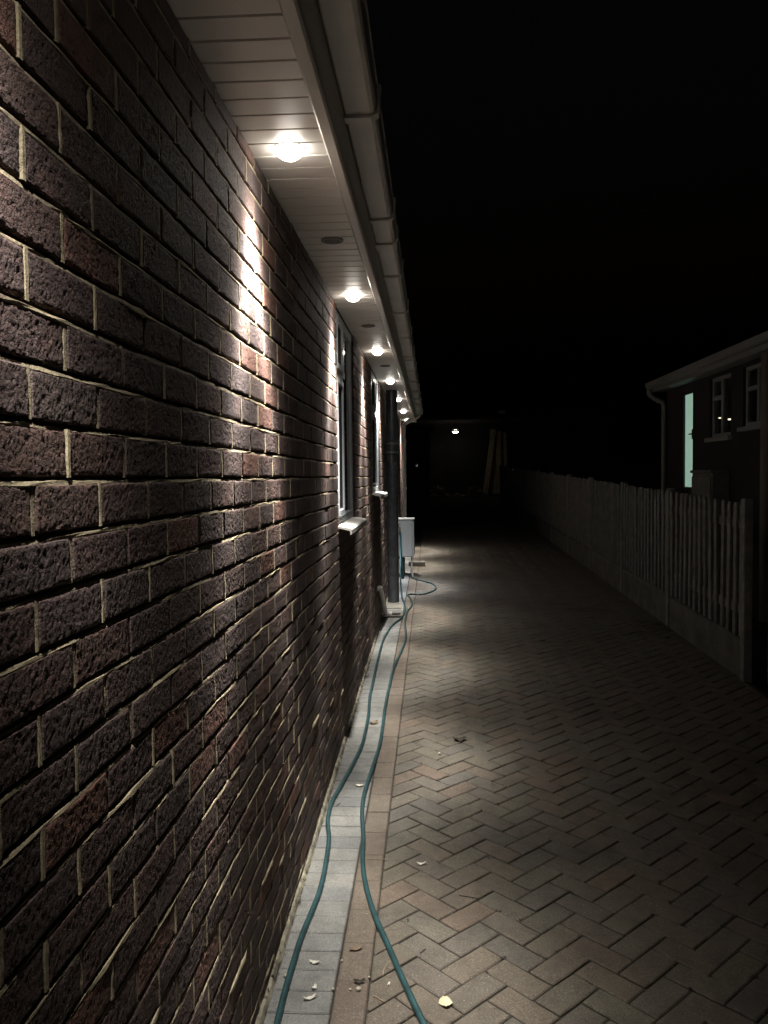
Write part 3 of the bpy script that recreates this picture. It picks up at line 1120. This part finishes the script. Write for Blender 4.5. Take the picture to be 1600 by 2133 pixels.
fr.cbox(NX + .02, NX + .10, ND0 + .001, ND0 + .035, NF, NDT - .001, .003).cbox(NX + .02, NX + .10, ND1 - .035, ND1 - .001, NF, NDT - .001, .003).cbox(NX + .02, NX + .10, ND0 + .035, ND1 - .035, NDT - .04, NDT - .001, .003)
npart(fr, 'door_frame', M['rubber'], door)
M['lit_glass'] = glow('lit_door_glass', (.44, .68, .53), .52)
nt = M['lit_glass'].node_tree
nt.links.new(mix(nt, ramp(nt, noise(nt, 9, 4, .6), [(.35, 0.0), (.7, 1.0)]), (.40, .64, .50), (.52, .74, .60)), nt.nodes['Principled BSDF'].inputs['Emission Color'])
npart(MB().box(NX + .05, NX + .06, ND0 + .035, ND1 - .035, 1.50, NDT - .04), 'pane', M['lit_glass'], door)
npart(MB().cbox(NX + .04, NX + .075, ND0 + .035, ND1 - .035, NF + .005, 1.499, .004), 'lower_panel', M['rubber'], door)
npart(MB().cbox(NX - .02, NX + .03, ND0 + .02, ND0 + .13, 2.19, 2.205, .003).cbox(NX + .0, NX + .045, ND0 + .01, ND0 + .05, 2.13, 2.26, .003), 'handle', M['dark_plastic'], door)

cab = empty('wall_cabinet', (NX, 9.98, gz(9.98)), 'grey cabinet on the neighbouring wall beside the lit door', 'cabinet')
MB().cbox(-.20, -.004, -.30, .42, .3, 1.43, .01).build('cabinet_body', M['concrete'], cab)
MB().cbox(-.216, -.20, -.28, .40, .36, 1.39, .006).build('door', M['concrete'], cab)
MB().cbox(-.222, .0 - .004, -.32, .44, 1.431, 1.465, .006).build('lid', M['concrete'], cab)

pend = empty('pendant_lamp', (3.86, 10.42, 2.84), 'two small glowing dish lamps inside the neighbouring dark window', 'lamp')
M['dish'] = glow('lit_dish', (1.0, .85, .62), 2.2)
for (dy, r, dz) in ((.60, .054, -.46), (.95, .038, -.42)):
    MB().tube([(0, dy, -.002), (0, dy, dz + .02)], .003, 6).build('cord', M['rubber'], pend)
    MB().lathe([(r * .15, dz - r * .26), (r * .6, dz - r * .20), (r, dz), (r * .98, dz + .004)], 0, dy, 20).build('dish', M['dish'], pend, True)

# ------------------------------------------------------------------ the dark far end of the drive
far = empty('far_garage', (1.5, 35.6, gz(34)), 'dark rendered garage closing the far end of the drive', 'garage')
fo2 = Vector(far.location)
MB().box(-6, 6, 0, 5, -.3, 3.1).build('wall', M['render'], far)
MB().add([(-6.3, -.3, 3.05), (6.3, -.3, 3.05), (6.3, -.3, 3.2), (-6.3, -.3, 3.2), (-6.3, 5.3, 3.6), (6.3, 5.3, 3.6), (6.3, 5.3, 3.75), (-6.3, 5.3, 3.75)],
         [(0, 1, 2, 3), (4, 7, 6, 5), (0, 4, 5, 1), (3, 2, 6, 7), (0, 3, 7, 4), (1, 5, 6, 2)]).build('roof', M['roof'], far)
for q in range(14):
    MB().cbox(-3.5 + q * .18, -3.33 + q * .18, -.03, .0 - .001, .0, 2.2, .004).build('door_plank', M['shed'], far)
lamp = empty('wall_lamp', (.99, 34.6, gz(34) + 2.68), 'small lit bowl lamp on the far garage wall', 'lamp')
M['bowl'] = glow('lit_bowl', (1.0, .90, .72), 13.0)
MB().lathe([(.02, -.10), (.085, -.088), (.125, -.045), (.122, -.035)], 0, -.16, 20).build('bowl', M['bowl'], lamp, True)
MB().lathe([(.125, .05), (.10, .085), (.03, .10)], 0, -.16, 20).build('cap', M['dark_plastic'], lamp, True)
for sx in (-.03, .03):
    MB().lathe([(.004, .035), (.014, .042), (.014, .048), (.004, .049)], sx, -.2, 10).build('bulb', M['bowl'], lamp, True)
    MB().tube([(sx * 3.6, -.16, -.04), (sx * 3.6, -.16, .055)], .006, 6).build('strut', M['dark_plastic'], lamp)
MB().cbox(-.06, .06, .96, .998, .0, .2, .004).build('back_plate', M['dark_plastic'], lamp)
MB().tube([(0, .97, .09), (0, -.16, .09)], .014, 8).build('arm', M['dark_plastic'], lamp)
fl = empty('floodlight', (3.0, 35.5, gz(34) + 3.50), 'dim unlit floodlight head at the far garage roof edge', 'floodlight')
MB().cbox(-.14, .14, -.06, .04, -.06, .06, .01).build('head', M['nwhite'], fl)
MB().cbox(-.03, .03, .04, .098, -.42, .02, .004).build('bracket', M['dark_plastic'], fl)

shed = empty('wooden_shed', (-.75, 24.5, gz(24.5)), 'dark plank shed beyond the end of the bungalow', 'shed')
MB().box(-1.1, .70, .03, 2.0, -.1, 2.35).build('carcass', M['shed'], shed)
for q in range(15):
    MB().cbox(-1.1 + q * .12, -.985 + q * .12, .0, .029, .02, 2.35, .004).build('plank', M['shed'], shed)
MB().add([(-1.25, -.12, 2.36), (.82, -.12, 2.36), (.82, 2.1, 2.62), (-1.25, 2.1, 2.62), (-1.25, -.12, 2.42), (.82, -.12, 2.42), (.82, 2.1, 2.68), (-1.25, 2.1, 2.68)],
         [(0, 3, 2, 1), (4, 5, 6, 7), (0, 1, 5, 4), (2, 3, 7, 6), (1, 2, 6, 5), (0, 4, 7, 3)]).build('roof', M['roof'], shed)
M['steel'] = plain('bright_steel', (.8, .8, .8), .2, .05, metal=1.0)
MB().cbox(.27, .35, -.03, -.001, 1.33, 1.42, .008).build('padlock', M['steel'], shed)

lean = [(2.24, 34.95, 0, -.09), (2.60, 35.06, .04, -.06), (2.83, 35.02, .02, .0), (3.06, 35.08, -.03, .03)]
lbl = ['leftmost pale timber board leaning aslant at the far end of the drive', 'wide pale board leaning second among the far timber boards',
       'upright third board among the timber leaning at the far end', 'rightmost narrow board of the timber leaning by the fence end']
for n, (x, y, ry, tl) in enumerate(lean):
    o = MB().cbox(-.11, .11, -.02, .02, 0, 2.80 - n * .06, .004).build('timber_board', M['timber'])
    o.location = (x, y, gz(y) + .02)
    o.rotation_euler = (-.16, -tl * 1.6 * (n == 0) + tl * 0, ry)
    tag(o, lbl[n], 'board', 'timber boards leaning at the far end')

rr = random.Random(5)
mb = MB()
for n in range(70):
    side = rr.random()
    x = rr.choice([rr.gauss(.25, .18), rr.gauss(1.55, .22), rr.uniform(.1, 1.9)])
    y = 33.0 + rr.uniform(-.7, .7)
    s = rr.uniform(.04, .16)
    z = gz(y) + rr.uniform(0, .35) * (abs(x - .9) > .4)
    m = Matrix.Translation((x, y, z + s * .3)) @ Euler((rr.uniform(0, 3), rr.uniform(0, 3), rr.uniform(0, 3))).to_matrix().to_4x4()
    bm = bmesh.new()
    bmesh.ops.create_icosphere(bm, subdivisions=1, radius=s)
    for v in bm.verts:
        v.co *= rr.uniform(.6, 1.15)
    mb.bm(bm, m)
tag(mb.build('rubble', M['rubble']), 'low heap of rubble and cuttings at the far end of the drive', 'rubble', kind='stuff')

# ------------------------------------------------------------------ what lies about on the paving
def leaf_mb(L, W, curl, seed, lobes=0):
    r = random.Random(seed)
    n = 7
    vs, fs = [], []
    for i in range(n + 1):
        t = i / n
        w = W * math.sin(PI * (t * .92 + .04)) ** .8 * (1 + lobes * math.sin(t * 17))
        x = (t - .5) * L
        zc = curl * (4 * (t - .5) ** 2) * L
        vs += [(x, -w + r.uniform(-.1, .1) * W, zc + curl * W * r.uniform(.5, 1.6) + .002), (x, r.uniform(-.06, .06) * W, zc + .0015), (x, w + r.uniform(-.1, .1) * W, zc + curl * W * r.uniform(.3, 1.4) + .002)]
    for i in range(n):
        a = i * 3
        fs += [(a, a + 1, a + 4, a + 3), (a + 1, a + 2, a + 5, a + 4)]
    mb = MB().add(vs, fs)
    mb.tube([(L * .5, 0, curl * L + .002), (L * .5 + L * .18, r.uniform(-.1, .1) * L, .003)], .0009, 5)
    return mb


leaves = [
    (928, 2091, .048, .020, .12, 95, 'leaf_pale', .10, 'large pale cream leaf lying flat at the bottom of the drive'),
    (740, 1978, .045, .011, .18, 20, 'leaf_brown', .05, 'curled tan leaf on the red border between the hoses'),
    (748, 2047, .036, .012, .22, 5, 'leaf_dark', .2, 'crumpled black leaf on the red border beside a pale pebble'),
    (655, 2006, .035, .008, .2, -10, 'white_scrap', .3, 'whitish curled scrap on the grey pavers, middle of the border'),
    (645, 2081, .040, .008, .22, 25, 'white_scrap', .3, 'whitish shrivelled leaf low on the grey pavers'),
    (655, 2058, .024, .007, .2, 70, 'white_scrap', .3, 'small torn whitish leaf bit above the shrivelled one'),
    (877, 1801, .038, .010, .25, 5, 'white_scrap', .1, 'white leaf scrap on the herringbone right of the red border'),
    (778, 1507, .058, .024, .22, 30, 'leaf_brown', .25, 'crumpled brown leaf lying between the two hoses'),
    (957, 1542, .075, .030, .18, 15, 'leaf_dark', .4, 'black dead leaf clump alone on the lit herringbone'),
    (749, 1637, .038, .012, .15, 10, 'white_scrap', .2, 'pale leaf bit between the hoses on the grey border'),
    (763, 1410, .04, .015, .2, 15, 'leaf_dark', .3, 'small dark leaf against the left hose, up the border'),
    (563, 2044, .024, .009, .5, 40, 'leaf_dark', .3, 'dark leaf shred by the wall foot at the bottom'),
    (1130, 1335, .07, .022, .06, 40, 'leaf_dark', .4, 'dark leaf farther up the middle of the drive'),
    (935, 1346, .06, .02, .06, 10, 'leaf_dark', .4, 'dark leaf on the drive up from the black clump'),
    (1390, 1330, .07, .025, .06, 70, 'leaf_dark', .3, 'dark leaf near the fence base'),
]
for n, (u, v, L, W, cu, an, mt, lob, lb) in enumerate(leaves):
    o = leaf_mb(L, W, cu, n, lob).build('fallen_leaf', M[mt])
    p = ground_at(u, v, .001)
    o.location = p
    o.rotation_euler = (TILT, 0, math.radians(an))
    tag(o, lb, 'leaf', 'fallen leaves on the paving')
twigs = [(786, 1791, .085, 3, 'twig', 'pale straight twig across the red border'), (803, 2018, .085, 78, 'twig', 'thin brown twig beside the right hose'),
         (790, 2082, .05, -30, 'twig', 'bent twig on the red border low in the drive'), (810, 2051, .016, 80, 'white_scrap', 'tiny white stub beside the right hose'),
         (944, 1512, .07, -50, 'twig', 'pale stick on the lit herringbone above the black leaf'), (706, 1676, .03, 60, 'leaf_dark', 'short dark twig on the grey pavers beside the left hose'),
         (978, 1870, .08, -12, 'leaf_dark', 'thin dark twig on the herringbone, right of the white scrap'), (880, 1982, .03, 55, 'leaf_dark', 'tiny dark twig right of the right hose'),
         (1012, 1401, .16, -3, 'twig', 'long pale stick lying across the dim drive')]
for n, (u, v, L, an, mt, lb) in enumerate(twigs):
    r = random.Random(n)
    pts = [((t - .5) * L, r.uniform(-.05, .05) * L, .0025) for t in (0, .3, .6, 1)]
    o = MB().tube(pts, .0016 if L > .02 else .0035, 6).build('twig', M[mt])
    o.location = ground_at(u, v, .001)
    o.rotation_euler = (TILT, 0, math.radians(an))
    tag(o, lb, 'twig', 'twigs on the paving')
stones = [(596, 2032, .0085, 'round pale pebble against the left hose'), (747, 2060, .0085, 'pale round pebble beside the crumpled black leaf'),
          (730, 2061, .005, 'small pale pebble left of the round one on the red border'), (694, 2060, .005, 'small tan pebble at the edge of the grey pavers'),
          (769, 2035, .004, 'tiny pebble above the round pale one'), (916, 1570, .010, 'white pebble on the herringbone just under the black leaf'),
          (712, 2001, .005, 'small orange tinted pebble on the red border edge')]
for n, (u, v, r_, lb) in enumerate(stones):
    bm = bmesh.new()
    bmesh.ops.create_icosphere(bm, subdivisions=2, radius=r_)
    q = random.Random(n)
    for vv in bm.verts:
        vv.co *= q.uniform(.88, 1.08)
        vv.co.z *= .75
    o = MB().bm(bm).build('pebble', M['stone'], None, True)
    o.location = ground_at(u, v, r_ * .7)
    tag(o, lb, 'pebble', 'pebbles on the paving')
# grit nobody could count
mb = MB()
gr = random.Random(11)
for n in range(900):
    y = 1.8 + 9 * gr.random() ** 1.6
    x = gr.uniform(WX + .02, .9) if gr.random() < .75 else gr.uniform(.9, 2.2)
    if gr.random() < .25:
        x = WX + abs(gr.gauss(0, .03)) + .012
    s = gr.uniform(.0007, .0024) * (1 + y * .1)
    a = gr.uniform(0, PI)
    z = gz(y) + .001
    c1, s1 = math.cos(a) * s, math.sin(a) * s
    mb.add([(x - c1, y - s1, z), (x + s1 * .6, y - c1 * .6, z), (x + c1, y + s1, z), (x - s1 * .6, y + c1 * .6, z), (x, y, z + s * .7)], [(0, 1, 4), (1, 2, 4), (2, 3, 4), (3, 0, 4)])
tag(mb.build('grit', M['stone']), 'fine pale grit scattered over the paving', 'grit', kind='stuff')
mb = MB()
for n in range(260):
    y = 1.8 + 9 * gr.random() ** 1.5
    x = gr.uniform(WX + .02, 1.4)
    s = gr.uniform(.002, .006)
    a = gr.uniform(0, PI)
    z = gz(y) + .001
    c1, s1 = math.cos(a) * s, math.sin(a) * s
    mb.add([(x - c1, y - s1, z), (x + s1 * .3, y - c1 * .3, z + .0015), (x + c1, y + s1, z), (x - s1 * .3, y + c1 * .3, z + .001)], [(0, 1, 2), (0, 2, 3)])
for cx, cy, k, poly in full:
    if cy > 9 or gr.random() < .45:
        continue
    q = gr.choice(poly)
    b2 = gr.choice(poly)
    t = gr.choice([0, 0, gr.random()])
    x, y = q[0] + (b2[0] - q[0]) * t * .5, q[1] + (b2[1] - q[1]) * t * .5
    for e in range(gr.randint(2, 6)):
        s = gr.uniform(.003, .0075)
        a = gr.uniform(0, PI)
        px, py = x + gr.gauss(0, .007), y + gr.gauss(0, .007)
        z = gz(py) + .0015
        c1, s1 = math.cos(a) * s, math.sin(a) * s
        mb.add([(px - c1, py - s1, z - .002), (px + s1 * .7, py - c1 * .7, z), (px + c1, py + s1, z - .002), (px - s1 * .7, py + c1 * .7, z + .001)], [(0, 1, 2), (0, 2, 3)])
tag(mb.build('dirt_crumbs', M['leaf_dark']), 'dark crumbs of leaf scattered over the paving', 'crumbs', kind='stuff')
